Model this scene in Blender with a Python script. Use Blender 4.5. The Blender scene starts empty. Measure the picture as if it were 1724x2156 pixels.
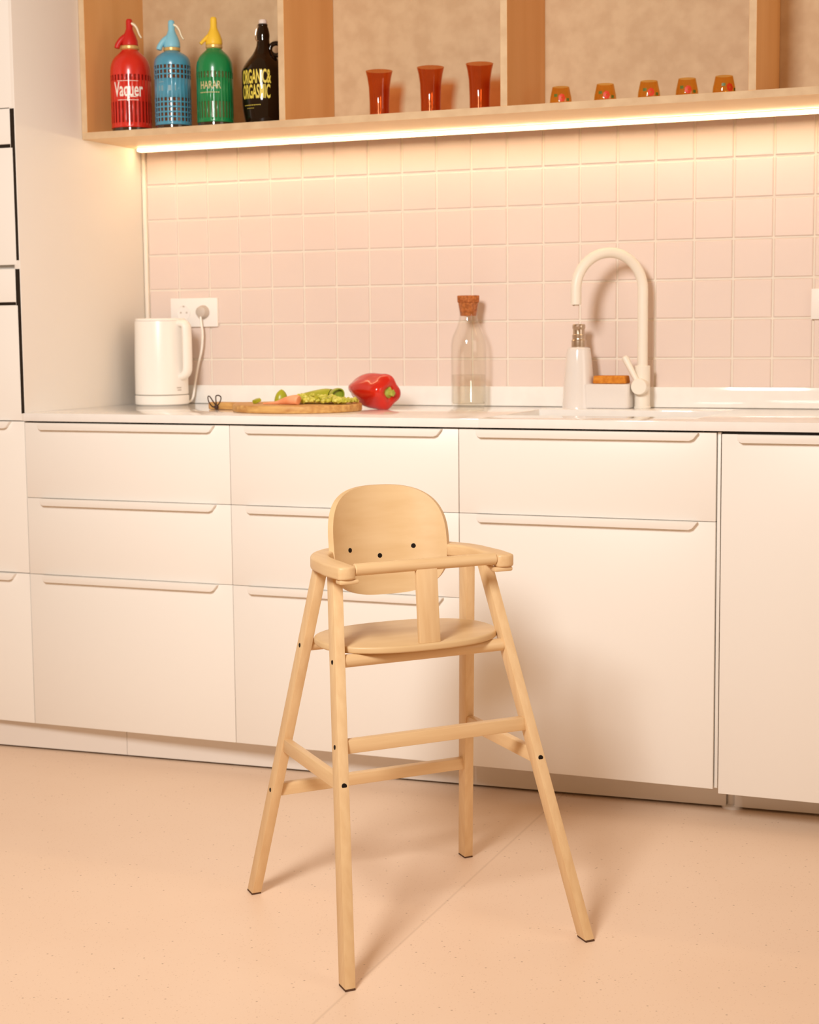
import bpy, bmesh, math, random
from math import sin, cos, pi, radians, sqrt, atan2
from mathutils import Vector, Matrix

sc = bpy.context.scene
COL = sc.collection
random.seed(7)

# ------------------------------------------------------------------ camera, world, lights, exposure
F_PX, W_PX = 3481.8, 1724.0
YAW, PITCH, ROLL = -0.3925, -0.1104, -0.0098
cam_loc = Vector((2.5549, -3.5737, 1.1067))
fwd = Vector((sin(YAW)*cos(PITCH), cos(YAW)*cos(PITCH), sin(PITCH)))
rt0 = Vector((cos(YAW), -sin(YAW), 0)); up0 = rt0.cross(fwd)
rt = cos(ROLL)*rt0 + sin(ROLL)*up0
up = -sin(ROLL)*rt0 + cos(ROLL)*up0
cd = bpy.data.cameras.new('camera'); cam = bpy.data.objects.new('camera', cd); COL.objects.link(cam)
cam.matrix_world = Matrix(((rt.x, up.x, -fwd.x, cam_loc.x), (rt.y, up.y, -fwd.y, cam_loc.y),
                           (rt.z, up.z, -fwd.z, cam_loc.z), (0, 0, 0, 1)))
cd.sensor_fit = 'HORIZONTAL'; cd.sensor_width = 36.0; cd.lens = F_PX/W_PX*36.0
cd.dof.use_dof = True; cd.dof.focus_distance = 3.05; cd.dof.aperture_fstop = 9.0
cd.clip_start = 0.05
sc.camera = cam

world = bpy.data.worlds.new('world'); sc.world = world; world.use_nodes = True
bgn = world.node_tree.nodes['Background']
bgn.inputs[0].default_value = (1.0, 0.55, 0.25, 1); bgn.inputs[1].default_value = 0.42

def area(name, loc, target, sx, sy, power, color, spread=180):
    l = bpy.data.lights.new(name, 'AREA'); l.shape = 'RECTANGLE'; l.size = sx; l.size_y = sy
    l.energy = power; l.color = color; l.spread = radians(spread)
    o = bpy.data.objects.new(name, l); COL.objects.link(o); o.location = loc
    o.rotation_euler = (Vector(target)-Vector(loc)).to_track_quat('-Z', 'Y').to_euler()
    return o
KEY = area('key_softbox', (1.36, -3.00, 2.26), (0.70, 0.1, 1.02), 0.55, 0.80, 41, (1.0, 0.985, 0.945), 122)
FILL = area('added_fill', (4.4, -1.2, 1.75), (0.0, 0.3, 1.35), 1.5, 1.5, 15, (1.0, 0.90, 0.80))  # added unseen fill lamp at the right, lifts faces turned that way

sc.view_settings.view_transform = 'Standard'; sc.view_settings.look = 'None'
sc.view_settings.exposure = 0.0; sc.view_settings.gamma = 1.0
sc.view_settings.use_curve_mapping = False
sc.cycles.transparent_max_bounces = 32

# ------------------------------------------------------------------ helpers
def lin(c):
    return tuple(((v/255)/12.92 if v/255 <= .04045 else ((v/255+.055)/1.055)**2.4) for v in c)

def mat(name, col, rough=.5, metal=0.0, spec=.5, trans=0.0, ior=1.45, emit=None, estr=0.0, coat=0.0):
    m = bpy.data.materials.new(name); m.use_nodes = True
    b = m.node_tree.nodes['Principled BSDF']
    b.inputs['Base Color'].default_value = (*col, 1)
    b.inputs['Roughness'].default_value = rough; b.inputs['Metallic'].default_value = metal
    b.inputs['Specular IOR Level'].default_value = spec; b.inputs['IOR'].default_value = ior
    b.inputs['Transmission Weight'].default_value = trans
    b.inputs['Coat Weight'].default_value = coat
    if emit:
        b.inputs['Emission Color'].default_value = (*emit, 1); b.inputs['Emission Strength'].default_value = estr
    return m

def noise_col(m, c1, c2, scale=(1, 1, 1), nscale=5.0, detail=4.0, lo=.35, hi=.65, bump=0.0, distortion=0.0):
    nt = m.node_tree; b = nt.nodes['Principled BSDF']
    tc = nt.nodes.new('ShaderNodeTexCoord'); mp = nt.nodes.new('ShaderNodeMapping')
    mp.inputs['Scale'].default_value = scale
    n = nt.nodes.new('ShaderNodeTexNoise'); n.inputs['Scale'].default_value = nscale
    n.inputs['Detail'].default_value = detail; n.inputs['Distortion'].default_value = distortion
    r = nt.nodes.new('ShaderNodeValToRGB')
    r.color_ramp.elements[0].position = lo; r.color_ramp.elements[1].position = hi
    r.color_ramp.elements[0].color = (*c1, 1); r.color_ramp.elements[1].color = (*c2, 1)
    nt.links.new(tc.outputs['Object'], mp.inputs[0]); nt.links.new(mp.outputs[0], n.inputs['Vector'])
    nt.links.new(n.outputs['Fac'], r.inputs[0]); nt.links.new(r.outputs[0], b.inputs['Base Color'])
    if bump:
        bp = nt.nodes.new('ShaderNodeBump'); bp.inputs['Strength'].default_value = bump; bp.inputs['Distance'].default_value = .001
        nt.links.new(n.outputs['Fac'], bp.inputs['Height']); nt.links.new(bp.outputs[0], b.inputs['Normal'])
    return m

def link(name, me, m, parent=None, loc=None):
    o = bpy.data.objects.new(name, me); COL.objects.link(o)
    if m is not None:
        for mm in (m if isinstance(m, (list, tuple)) else [m]): me.materials.append(mm)
    if parent is not None: o.parent = parent
    if loc is not None: o.location = loc
    return o

def obj(name, bm, m, parent=None, smooth=True, angle=35, recalc=True, loc=None):
    if recalc: bmesh.ops.recalc_face_normals(bm, faces=bm.faces[:])
    me = bpy.data.meshes.new(name); bm.to_mesh(me); bm.free()
    if smooth:
        me.polygons.foreach_set('use_smooth', [True]*len(me.polygons))
        me.set_sharp_from_angle(angle=radians(angle))
    return link(name, me, m, parent, loc)

def thing(name, label, cat, loc=(0, 0, 0), rotz=0.0, group=None):
    o = bpy.data.objects.new(name, None); COL.objects.link(o)
    o.empty_display_size = .05
    o.location = loc; o.rotation_euler = (0, 0, rotz); o['label'] = label; o['category'] = cat
    if group: o['group'] = group
    return o
def tag(o, label, cat, group=None, kind=None):
    o['label'] = label; o['category'] = cat
    if group: o['group'] = group
    if kind: o['kind'] = kind
    return o
def struct(o): o['kind'] = 'structure'; return o

def dup(root, loc, rotz, label, group=None):
    r = root.copy(); COL.objects.link(r); r.location = loc; r.rotation_euler = (0, 0, rotz); r['label'] = label
    if group: r['group'] = group
    for ch in list(root.children):
        c = ch.copy(); COL.objects.link(c); c.parent = r
        for g in list(ch.children):
            d = g.copy(); COL.objects.link(d); d.parent = c
    return r

def box(bm, x0, x1, y0, y1, z0, z1, bevel=0.0, seg=2, mi=0, fn=None):
    t = bmesh.new()
    v = [t.verts.new((x, y, z)) for z in (z0, z1) for y in (y0, y1) for x in (x0, x1)]
    for f in ((0, 2, 3, 1), (4, 5, 7, 6), (0, 1, 5, 4), (2, 6, 7, 3), (0, 4, 6, 2), (1, 3, 7, 5)):
        t.faces.new([v[i] for i in f])
    if bevel: bmesh.ops.bevel(t, geom=t.edges[:], offset=bevel, segments=seg, affect='EDGES', profile=.5)
    if fn:
        for q in t.verts: q.co = Vector(fn(q.co))
    merge(bm, t, mi); return bm

def merge(bm, t, mi=0):
    mp = {}
    for v in t.verts: mp[v] = bm.verts.new(v.co)
    for f in t.faces:
        try: nf = bm.faces.new([mp[v] for v in f.verts]); nf.material_index = mi
        except ValueError: pass
    t.free()

def lathe(bm, prof, segs=48, c=(0, 0, 0), M=None, mod=None):
    """prof: list of (r, z). r==0 collapses to a pole."""
    rings = []
    for r, z in prof:
        if r < 1e-7:
            p = Vector((0, 0, z)); rings.append([p])
        else:
            ring = []
            for i in range(segs):
                a = 2*pi*i/segs; rr = r*(mod(a, z) if mod else 1)
                ring.append(Vector((rr*cos(a), rr*sin(a), z)))
            rings.append(ring)
    vs = []
    for ring in rings:
        vs.append([bm.verts.new(((M @ p) if M else p) + Vector(c)) for p in ring])
    for a, b in zip(vs[:-1], vs[1:]):
        if len(a) == 1 and len(b) == 1: continue
        for i in range(segs):
            j = (i+1) % segs
            if len(a) == 1: bm.faces.new((a[0], b[i], b[j]))
            elif len(b) == 1: bm.faces.new((a[i], a[j], b[0]))
            else: bm.faces.new((a[i], a[j], b[j], b[i]))
    return bm

def smooth_path(pts, n=8):
    """Catmull-Rom through points (tuples of any length)."""
    P = [Vector(p) if len(p) == 3 else p for p in pts]
    out = []
    for i in range(len(pts)-1):
        p0 = pts[max(i-1, 0)]; p1 = pts[i]; p2 = pts[i+1]; p3 = pts[min(i+2, len(pts)-1)]
        for k in range(n):
            t = k/n
            out.append(tuple(.5*((2*b)+(-a+c)*t+(2*a-5*b+4*c-d)*t*t+(-a+3*b-3*c+d)*t**3) for a, b, c, d in zip(p0, p1, p2, p3)))
    out.append(tuple(pts[-1]))
    return out

def tube(bm, pts, rad, segs=16, cap=True, closed=False, sx=1.0, upv=None):
    P = [Vector(p) for p in pts]; n = len(P)
    R = rad if isinstance(rad, (list, tuple)) else [rad]*n
    rings = []; prev = None
    for i in range(n):
        if closed: t = (P[(i+1) % n]-P[i-1]).normalized()
        else: t = (P[min(i+1, n-1)]-P[max(i-1, 0)]).normalized()
        if prev is None:
            ref = Vector(upv) if upv else (Vector((0, 0, 1)) if abs(t.z) < .9 else Vector((1, 0, 0)))
            u = (ref-t*ref.dot(t)).normalized()
        else: u = (prev-t*prev.dot(t)).normalized()
        prev = u; w = t.cross(u)
        rings.append([bm.verts.new(P[i]+R[i]*(u*cos(2*pi*k/segs)+w*sx*sin(2*pi*k/segs))) for k in range(segs)])
    rng = range(n) if closed else range(n-1)
    for i in rng:
        a, b = rings[i], rings[(i+1) % n]
        for k in range(segs): bm.faces.new((a[k], a[(k+1) % segs], b[(k+1) % segs], b[k]))
    if cap and not closed:
        bm.faces.new(rings[0][::-1]); bm.faces.new(rings[-1])
    return bm

def dowel(bm, p0, p1, r, segs=20, ch=.002):
    p0 = Vector(p0); p1 = Vector(p1); d = (p1-p0).normalized()
    return tube(bm, [p0, p0+d*ch, p1-d*ch, p1], [r-ch, r, r, r-ch], segs)

def prism(bm, poly, a0, a1, axis='y', bevel=0.0, seg=2, fn=None):
    """extrude a 2D polygon. axis 'y': poly is (x,z); axis 'z': poly is (x,y); axis 'x': poly is (y,z)"""
    t = bmesh.new()
    def mk(p, a):
        return {'y': (p[0], a, p[1]), 'z': (p[0], p[1], a), 'x': (a, p[0], p[1])}[axis]
    A = [t.verts.new(mk(p, a0)) for p in poly]; B = [t.verts.new(mk(p, a1)) for p in poly]
    t.faces.new(A); t.faces.new(B[::-1]); n = len(poly)
    for i in range(n): t.faces.new((A[i], B[i], B[(i+1) % n], A[(i+1) % n]))
    bmesh.ops.recalc_face_normals(t, faces=t.faces[:])
    if bevel:
        es = [e for e in t.edges if e.calc_face_angle(0) > radians(50)]
        bmesh.ops.bevel(t, geom=es, offset=bevel, segments=seg, affect='EDGES', profile=.5)
    if fn:
        for q in t.verts: q.co = Vector(fn(q.co))
    merge(bm, t); return bm

def text_mesh(body, size, xscale=1.0, bold=0.0, extrude=0.0):
    cu = bpy.data.curves.new('txt', 'FONT'); cu.body = body; cu.size = size
    cu.align_x = 'CENTER'; cu.align_y = 'CENTER'; cu.offset = bold; cu.extrude = extrude; cu.resolution_u = 4
    o = bpy.data.objects.new('txt', cu); COL.objects.link(o)
    dg = bpy.context.evaluated_depsgraph_get(); dg.update()
    me = bpy.data.meshes.new_from_object(o.evaluated_get(dg))
    bm = bmesh.new(); bm.from_mesh(me)
    for v in bm.verts: v.co.x *= xscale
    bpy.data.objects.remove(o); bpy.data.curves.remove(cu); bpy.data.meshes.remove(me)
    return bm
def flat_bars(bm, bars):
    for x0, x1, z0, z1 in bars:
        n = max(1, int((x1-x0)/.004))
        for k in range(n):
            a = x0+(x1-x0)*k/n; b = x0+(x1-x0)*(k+1)/n
            bm.faces.new([bm.verts.new(p) for p in ((a, z0, 0), (b, z0, 0), (b, z1, 0), (a, z1, 0))])
    bmesh.ops.remove_doubles(bm, verts=bm.verts[:], dist=1e-6)
    return bm
def wrap(bm, R, phi0, z0):
    """flat (x, y) print -> onto a cylinder of radius R about z; phi0 measured from -Y towards +X"""
    for v in bm.verts:
        a = phi0+v.co.x/R; r = R+v.co.z
        v.co = Vector((r*sin(a), -r*cos(a), z0+v.co.y))
    return bm

# ------------------------------------------------------------------ materials
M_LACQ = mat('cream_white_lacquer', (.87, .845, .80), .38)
M_PANEL = mat('white_side_panel', (.84, .80, .745), .45)
M_STONE = noise_col(mat('polished_white_worktop', (.88, .86, .83), .07, spec=.5), (.87, .85, .82), (.90, .88, .85), nscale=30)
M_STONE.node_tree.nodes['Principled BSDF'].inputs['Coat Weight'].default_value = .3
M_GAP = mat('black_rail_and_gap_shade', (.012, .007, .004), .5)  # tall cabinet grip rails, also the painted gap shade over the right door
M_DARKGAP = mat('dark_void', (.03, .02, .014), .9)
M_GROUT = mat('cream_grout', (.87, .79, .68), .8)
M_TILE = noise_col(mat('glazed_pink_tile', (.76, .63, .565), .40, spec=.35), (.75, .62, .555), (.77, .64, .575), nscale=3)
M_TRIM = mat('cream_trim', (.87, .79, .69), .5)
M_PLASTER = mat('white_plaster', (.85, .82, .77), .8)
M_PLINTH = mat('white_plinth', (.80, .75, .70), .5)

def plywood(name, grain):
    m = mat(name, (.7, .5, .3), .5)
    return noise_col(m, lin((229, 197, 153)), lin((236, 206, 163)), grain, 3.0, 3, .35, .65, distortion=.5)
M_PLY_V = plywood('birch_plywood_upright', (5.0, 5.0, .45))
M_PLY_H = plywood('birch_plywood_level', (.3, 3, 3))
M_PLY_SHADED = noise_col(mat('birch_plywood_side_shaded', (.6, .36, .18), .5), lin((224, 170, 106)), lin((234, 183, 120)), (3, 3, .4), 4, 5, .3, .7)  # same plywood, darker orange: shade on the uprights put into the colour
M_EDGE = noise_col(mat('plywood_edge', (.6, .45, .3), .6), lin((202, 173, 136)), lin((213, 187, 150)), (1, 1, 1), 24, 3)
def beech(name, grain):
    return noise_col(mat(name, (.75, .5, .28), .42), lin((218, 184, 138)), lin((227, 197, 152)), grain, 9, 4, .3, .7)
M_BEECH_Z = beech('beech_upright', (9, 9, .7))
M_BEECH_X = beech('beech_lengthwise', (.7, 9, 9))
M_BEECH_Y = beech('beech_crosswise', (9, .7, 9))
M_BEECH_P = noise_col(mat('beech_plywood', (.75, .5, .28), .42), lin((212, 180, 134)), lin((219, 190, 146)), (1.2, 6, 10), 5, 4, .3, .7)
M_BOLT = mat('black_bolt', (.010, .006, .004), .7, spec=.2)
M_PAD = mat('brown_felt_pad', (.10, .045, .02), .9)
M_BOARD = noise_col(mat('oak_board', (.5, .3, .1), .5), lin((186, 128, 66)), lin((224, 178, 108)), (1.5, 14, 14), 7, 4, .3, .7)
M_CORD = mat('dark_leather_cord', (.05, .02, .012), .6)
M_KETTLE = mat('white_kettle_plastic', (.90, .86, .80), .30)
M_SOCKET = mat('white_socket_plastic', (.88, .85, .82), .35)
M_GREYPL = mat('grey_plastic', (.55, .48, .42), .5)
M_FAUCET = mat('cream_white_tap', (.86, .80, .70), .40)
M_CERAM = mat('white_glazed_ceramic', (.80, .75, .71), .12, coat=.3)
M_STEEL = mat('brushed_steel', (.60, .50, .40), .28, metal=1.0)
M_SPONGE = noise_col(mat('orange_sponge', (.7, .28, .04), .9), lin((200, 118, 30)), lin((222, 146, 52)), nscale=120, bump=.6)
M_CORK = noise_col(mat('cork', (.4, .16, .05), .8), lin((150, 80, 32)), lin((196, 118, 60)), nscale=160, bump=.5)
def thin_glass(name, tint, ior=1.45, refr=0.0, rough=.02):
    """see-through shell: tinted transmission plus a Fresnel reflection"""
    m = bpy.data.materials.new(name); m.use_nodes = True; nt = m.node_tree; nt.nodes.clear()
    out = nt.nodes.new('ShaderNodeOutputMaterial'); tr = nt.nodes.new('ShaderNodeBsdfTransparent'); gl = nt.nodes.new('ShaderNodeBsdfGlossy')
    lw = nt.nodes.new('ShaderNodeLayerWeight'); lw.inputs[0].default_value = .5; mx = nt.nodes.new('ShaderNodeMixShader')
    pw = nt.nodes.new('ShaderNodeMath'); pw.operation = 'POWER'; pw.inputs[1].default_value = 4.5
    fr = nt.nodes.new('ShaderNodeMath'); fr.operation = 'MULTIPLY_ADD'; fr.inputs[1].default_value = .55; fr.inputs[2].default_value = .035
    nt.links.new(lw.outputs['Facing'], pw.inputs[0]); nt.links.new(pw.outputs[0], fr.inputs[0])
    tr.inputs[0].default_value = (*tint, 1); gl.inputs['Roughness'].default_value = rough
    nt.links.new(fr.outputs[0], mx.inputs[0]); nt.links.new(gl.outputs[0], mx.inputs[2])
    if refr:
        g = nt.nodes.new('ShaderNodeBsdfGlass'); g.inputs['IOR'].default_value = 1.33; g.inputs['Color'].default_value = (*tint, 1)
        m2 = nt.nodes.new('ShaderNodeMixShader'); m2.inputs[0].default_value = refr
        nt.links.new(tr.outputs[0], m2.inputs[1]); nt.links.new(g.outputs[0], m2.inputs[2]); nt.links.new(m2.outputs[0], mx.inputs[1])
    else: nt.links.new(tr.outputs[0], mx.inputs[1])
    nt.links.new(mx.outputs[0], out.inputs[0]); return m
M_GLASS = thin_glass('clear_glass', (.985, .98, .965), 1.42)
M_WATER = thin_glass('water', (.97, .955, .93), 1.33, .05)
M_AMBER = thin_glass('amber_glass', (.87, .55, .35), 1.45)
M_AMBER2 = thin_glass('light_amber_glass', (.94, .76, .44), 1.45)
M_BROWN = mat('dark_brown_glass', (.010, .004, .002), .05, spec=.6)
M_YELLOW_PRINT = mat('yellow_print', lin((226, 208, 84)), .5)
M_WHITE_PRINT = mat('white_print', (.85, .80, .72), .4)
M_PALE_PRINT = mat('pale_print', lin((202, 190, 140)), .5)
M_REDPL = mat('red_plastic', lin((206, 42, 28)), .25, coat=.3)
M_REDIN = mat('dark_red_glass', lin((140, 26, 16)), .08)
M_BLUEPL = mat('blue_plastic', lin((74, 148, 178)), .25, coat=.3)
M_BLUEHEAD = mat('light_blue_plastic', lin((130, 196, 220)), .35)
M_BLUEIN = mat('painted_see_through_brown', lin((92, 56, 34)), .06)  # wood seen through clear glass, put in as an opaque brown
M_GREENPL = mat('green_plastic', lin((18, 128, 70)), .25, coat=.3)
M_GREENIN = mat('olive_glass', lin((92, 96, 52)), .08)
M_YELLOWPL = mat('yellow_plastic', lin((236, 196, 60)), .35)
M_REDHEAD = mat('deep_red_plastic', lin((196, 34, 28)), .35)
M_LEVER = mat('cream_plastic', lin((232, 218, 186)), .4)
M_BRASS = mat('dull_brass', lin((214, 178, 108)), .35, metal=.3)
M_BASEGL = mat('dark_glass_base', (.05, .025, .012), .05, spec=.6)
M_WHITECAP = mat('white_porcelain_cap', (.80, .72, .66), .3)
M_BELL = noise_col(mat('red_pepper_skin', (.55, .02, .012), .18, coat=.4), lin((190, 26, 18)), lin((212, 40, 24)), nscale=8)
M_STEM = noise_col(mat('green_stem', (.3, .4, .08), .5), lin((128, 140, 40)), lin((190, 196, 84)), nscale=60)
M_GREENPEP = noise_col(mat('light_green_pepper', (.3, .36, .03), .3), lin((152, 156, 30)), lin((190, 188, 58)), nscale=14)
M_GREENPEP_IN = noise_col(mat('pale_pepper_flesh', (.5, .5, .1), .4), lin((176, 172, 40)), lin((222, 214, 104)), nscale=90, lo=.4, hi=.6)
M_PEPHOLLOW = mat('pepper_hollow', lin((150, 164, 44)), .4)
M_CARROT = noise_col(mat('peeled_carrot', (.8, .35, .15), .5), lin((238, 150, 100)), lin((248, 176, 132)), nscale=24)
M_DECAL_RED = mat('red_decal', lin((214, 60, 26)), .4)
M_DECAL_GRN = mat('green_decal', lin((92, 110, 40)), .4)
M_LED = mat('glowing_warm_diffuser', (.9, .8, .6), .5, emit=(1.0, .77, .45), estr=20.0)
M_ALU = mat('aluminium_channel', (.6, .5, .42), .4, metal=.6)

# floor: peach linoleum with fine specks and faint weld seams
def floor_mat():
    m = mat('peach_linoleum', (.8, .6, .45), .42, spec=.4)
    nt = m.node_tree; b = nt.nodes['Principled BSDF']; L = nt.links.new
    tc = nt.nodes.new('ShaderNodeTexCoord')
    def ramp(fac, e):
        r = nt.nodes.new('ShaderNodeValToRGB'); r.color_ramp.elements[0].position = e[0][0]; r.color_ramp.elements[0].color = (*e[0][1], 1)
        r.color_ramp.elements[1].position = e[1][0]; r.color_ramp.elements[1].color = (*e[1][1], 1); L(fac, r.inputs[0]); return r.outputs[0]
    def mul(a, c):
        x = nt.nodes.new('ShaderNodeMix'); x.data_type = 'RGBA'; x.blend_type = 'MULTIPLY'; x.inputs[0].default_value = 1
        L(a, x.inputs[6]); L(c, x.inputs[7]); return x.outputs[2]
    n1 = nt.nodes.new('ShaderNodeTexNoise'); n1.inputs['Scale'].default_value = 3; L(tc.outputs['Object'], n1.inputs['Vector'])
    base = ramp(n1.outputs['Fac'], ((.3, (.86, .66, .50)), (.7, (.88, .685, .525))))
    v = nt.nodes.new('ShaderNodeTexVoronoi'); v.inputs['Scale'].default_value = 42; L(tc.outputs['Object'], v.inputs['Vector'])
    sp = ramp(v.outputs['Distance'], ((.055, (.62, .56, .52)), (.095, (1, 1, 1))))
    v2 = nt.nodes.new('ShaderNodeTexVoronoi'); v2.inputs['Scale'].default_value = 130; L(tc.outputs['Object'], v2.inputs['Vector'])
    sp2 = ramp(v2.outputs['Distance'], ((.08, (.86, .82, .78)), (.2, (1, 1, 1))))
    sx = nt.nodes.new('ShaderNodeSeparateXYZ'); L(tc.outputs['Object'], sx.inputs[0])
    def seam(nx, ny, d):   # |x*nx+y*ny-d|
        a = nt.nodes.new('ShaderNodeMath'); a.operation = 'MULTIPLY'; L(sx.outputs[0], a.inputs[0]); a.inputs[1].default_value = nx
        c = nt.nodes.new('ShaderNodeMath'); c.operation = 'MULTIPLY_ADD'; L(sx.outputs[1], c.inputs[0]); c.inputs[1].default_value = ny; L(a.outputs[0], c.inputs[2])
        s = nt.nodes.new('ShaderNodeMath'); s.operation = 'SUBTRACT'; L(c.outputs[0], s.inputs[0]); s.inputs[1].default_value = d
        q = nt.nodes.new('ShaderNodeMath'); q.operation = 'ABSOLUTE'; L(s.outputs[0], q.inputs[0])
        return ramp(q.outputs[0], ((.0012, (.86, .84, .82)), (.003, (1, 1, 1))))
    c = mul(mul(mul(base, sp), sp2), seam(1, 0.01, 1.418))
    L(c, b.inputs['Base Color'])
    return m
M_FLOOR = floor_mat()

# ------------------------------------------------------------------ setting
WY = 0.61
bm = bmesh.new(); box(bm, -2.6, 4.6, -4.8, .75, -.06, 0); struct(obj('floor', bm, M_FLOOR, smooth=False))

def wall_back():
    bm = bmesh.new()
    box(bm, -2.6, 4.6, WY, WY+.14, 0, 2.9, mi=0)
    # glazed tiles laid on the grout bed
    PX, PZ = .0996, .0994; G = .0022
    rnd = random.Random(3)
    for c in range(0, 31):
        x0 = .0149+PX*c; x1 = x0+PX
        if c == 0: x0 = .0150
        for i in range(-1, 6):
            z1 = 1.5215-PZ*i; z0 = z1-PZ
            if i == -1: z1 = 1.6225; z0 = 1.5215
            if i == 5: z0 = .942
            a0, a1, b0, b1 = x0+G, x1-G, z0+G, z1-G
            tx, tz = rnd.uniform(-.004, .004), rnd.uniform(-.004, .004)
            cx, cz = (a0+a1)/2, (b0+b1)/2
            def y(px, pz, d): return WY-d-(px-cx)*tx-(pz-cz)*tz
            e = .0028
            o = [(a0, b0), (a1, b0), (a1, b1), (a0, b1)]
            inn = [(a0+e, b0+e), (a1-e, b0+e), (a1-e, b1-e), (a0+e, b1-e)]
            mid = [(a0+e*.3, b0+e*.3), (a1-e*.3, b0+e*.3), (a1-e*.3, b1-e*.3), (a0+e*.3, b1-e*.3)]
            V0 = [bm.verts.new((p[0], WY-.0004, p[1])) for p in o]
            V1 = [bm.verts.new((p[0], y(*p, .0026), p[1])) for p in mid]
            V2 = [bm.verts.new((p[0], y(*p, .0036), p[1])) for p in inn]
            for A, B in ((V0, V1), (V1, V2)):
                for k in range(4):
                    f = bm.faces.new((A[k], A[(k+1) % 4], B[(k+1) % 4], B[k])); f.material_index = 1
            f = bm.faces.new(V2); f.material_index = 1
    return struct(obj('wall_back', bm, [M_GROUT, M_TILE], smooth=True, angle=8))
wall_back()
bm = bmesh.new(); box(bm, .0052, .0158, .598, .6098, .9, 1.6228, .001); struct(obj('trim_1', bm, M_TRIM))
bm = bmesh.new(); box(bm, -2.6, -2.5, -4.8, WY, 0, 2.9); struct(obj('wall_left', bm, M_PLASTER, smooth=False))

# ------------------------------------------------------------------ kitchen units
FT = .018      # front thickness, fronts span y = 0 .. FT
def handle_bm(x0, x1, ztop):
    bm = bmesh.new()
    poly = [(x0, ztop), (x0+.0012, ztop-.0125), (x0+.009, ztop-.0180), (x1-.020, ztop-.0180), (x1-.012, ztop-.0150), (x1, ztop-.0005)]
    prism(bm, poly, -.0125, .001, 'y', .0010, 2)
    return bm
def front(parent, x0, x1, z0, z1, name='drawer', handle=True, hx=None, y=0.0, hz=None):
    bm = bmesh.new(); box(bm, x0, x1, y, y+FT, z0, z1, .0012, 2)
    f = obj(name, bm, M_LACQ, parent)
    if handle:
        h0, h1 = hx if hx else (x0+.045, x1-.038)
        b = handle_bm(h0, h1, hz if hz else z1)
        for v in b.verts: v.co.y += y
        obj('handle', b, M_LACQ, f)
    return f
def carcass(parent, w, z0=.083, z1=.873, y0=.0205, y1=.585):
    bm = bmesh.new(); t = .016
    box(bm, .001, t, y0, y1, z0, z1); box(bm, w-t, w-.001, y0, y1, z0, z1)
    box(bm, t, w-t, y0, y1, z0, z0+t); box(bm, t, w-t, y1-.006, y1, z0+t, z1)
    return obj('carcass', bm, M_LACQ, parent, smooth=False)
G = .0008
c1 = thing('drawer_cabinet', 'white three-drawer base cabinet beside the tall cabinet, under the electric kettle', 'cabinet', (0, 0, 0), group='base cabinets under the worktop')
carcass(c1, .6)
front(c1, G, .6-G, .6806, .8752); front(c1, G, .6-G, .4806, .6794); front(c1, G, .6-G, .0812, .4794)
c2 = dup(c1, (.6, 0, 0), 0, 'white three-drawer base cabinet directly behind the wooden high chair backrest')
c3 = thing('drawer_cabinet', 'white base cabinet under the sink with one shallow and one tall drawer', 'cabinet', (1.2, 0, 0), group='base cabinets under the worktop')
carcass(c3, .6)
front(c3, G, .6-G, .6806, .8752); front(c3, G, .6-G, .0812, .6794)
c4 = thing('base_cabinet', 'white cabinet with one full-height front hanging slightly lower, cut by the right edge', 'cabinet', (1.8105, 0, 0), group='base cabinets under the worktop')
bm = bmesh.new(); box(bm, .004, .60, .024, .585, .10, .868); obj('carcass', bm, M_LACQ, c4, smooth=False)
bm = bmesh.new(); box(bm, .002, .60, .010, .030, .869, .8785); obj('painted_gap_shade', bm, M_GAP, c4, smooth=False)  # black strip paints the shade of the gap below the worktop
front(c4, .0015, .60, .0735, .8728, 'door', True, (.0365, .56), -.004, .8728)
bm = bmesh.new(); box(bm, 1.8012, 1.8082, .006, .585, .083, .876, .0005); tag(obj('filler_strip', bm, M_LACQ), 'narrow white upright filler strip between the sink cabinet and rightmost front', 'trim strip')

# tall cabinet at the left
tc = thing('tall_cabinet', 'tall white cabinet at the left edge with black grip gaps', 'cabinet', (0, 0, 0))
bm = bmesh.new(); box(bm, -.0135, .0040, .0, .6085, .8795, 2.40, .0008); obj('side_panel', bm, M_PANEL, tc)
bm = bmesh.new(); box(bm, -.60, -.0145, .024, .585, .083, 2.40); obj('carcass', bm, M_LACQ, tc, smooth=False)
def tfront(z0, z1, x1, name='door'):
    bm = bmesh.new(); box(bm, -.597, x1, -.0005, FT, z0, z1, .0012); return obj(name, bm, M_LACQ, tc)
tfront(1.6745, 2.39, -.0052); tfront(1.5835, 1.6720, -.0115, 'drawer'); tfront(1.2795, 1.5745, -.0062)
tfront(1.1845, 1.2690, -.0118, 'drawer'); tfront(.8800, 1.1765, -.0072)
bm = bmesh.new()
box(bm, -.597, .0012, .004, .022, 1.5745, 1.5835); box(bm, -.0116, .0012, -.0003, .022, 1.2905, 1.6715)
obj('grip_rail', bm, M_GAP, tc, smooth=False)
bm = bmesh.new()
box(bm, -.597, .0016, .004, .022, 1.1765, 1.1845); box(bm, -.0120, .0016, -.0003, .022, .8985, 1.2685)
obj('grip_rail', bm, M_GAP, tc, smooth=False)
front(tc, -.597, -G-.0005, .4815, .8775, 'drawer'); front(tc, -.597, -G-.0005, .0812, .4794, 'drawer')

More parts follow.
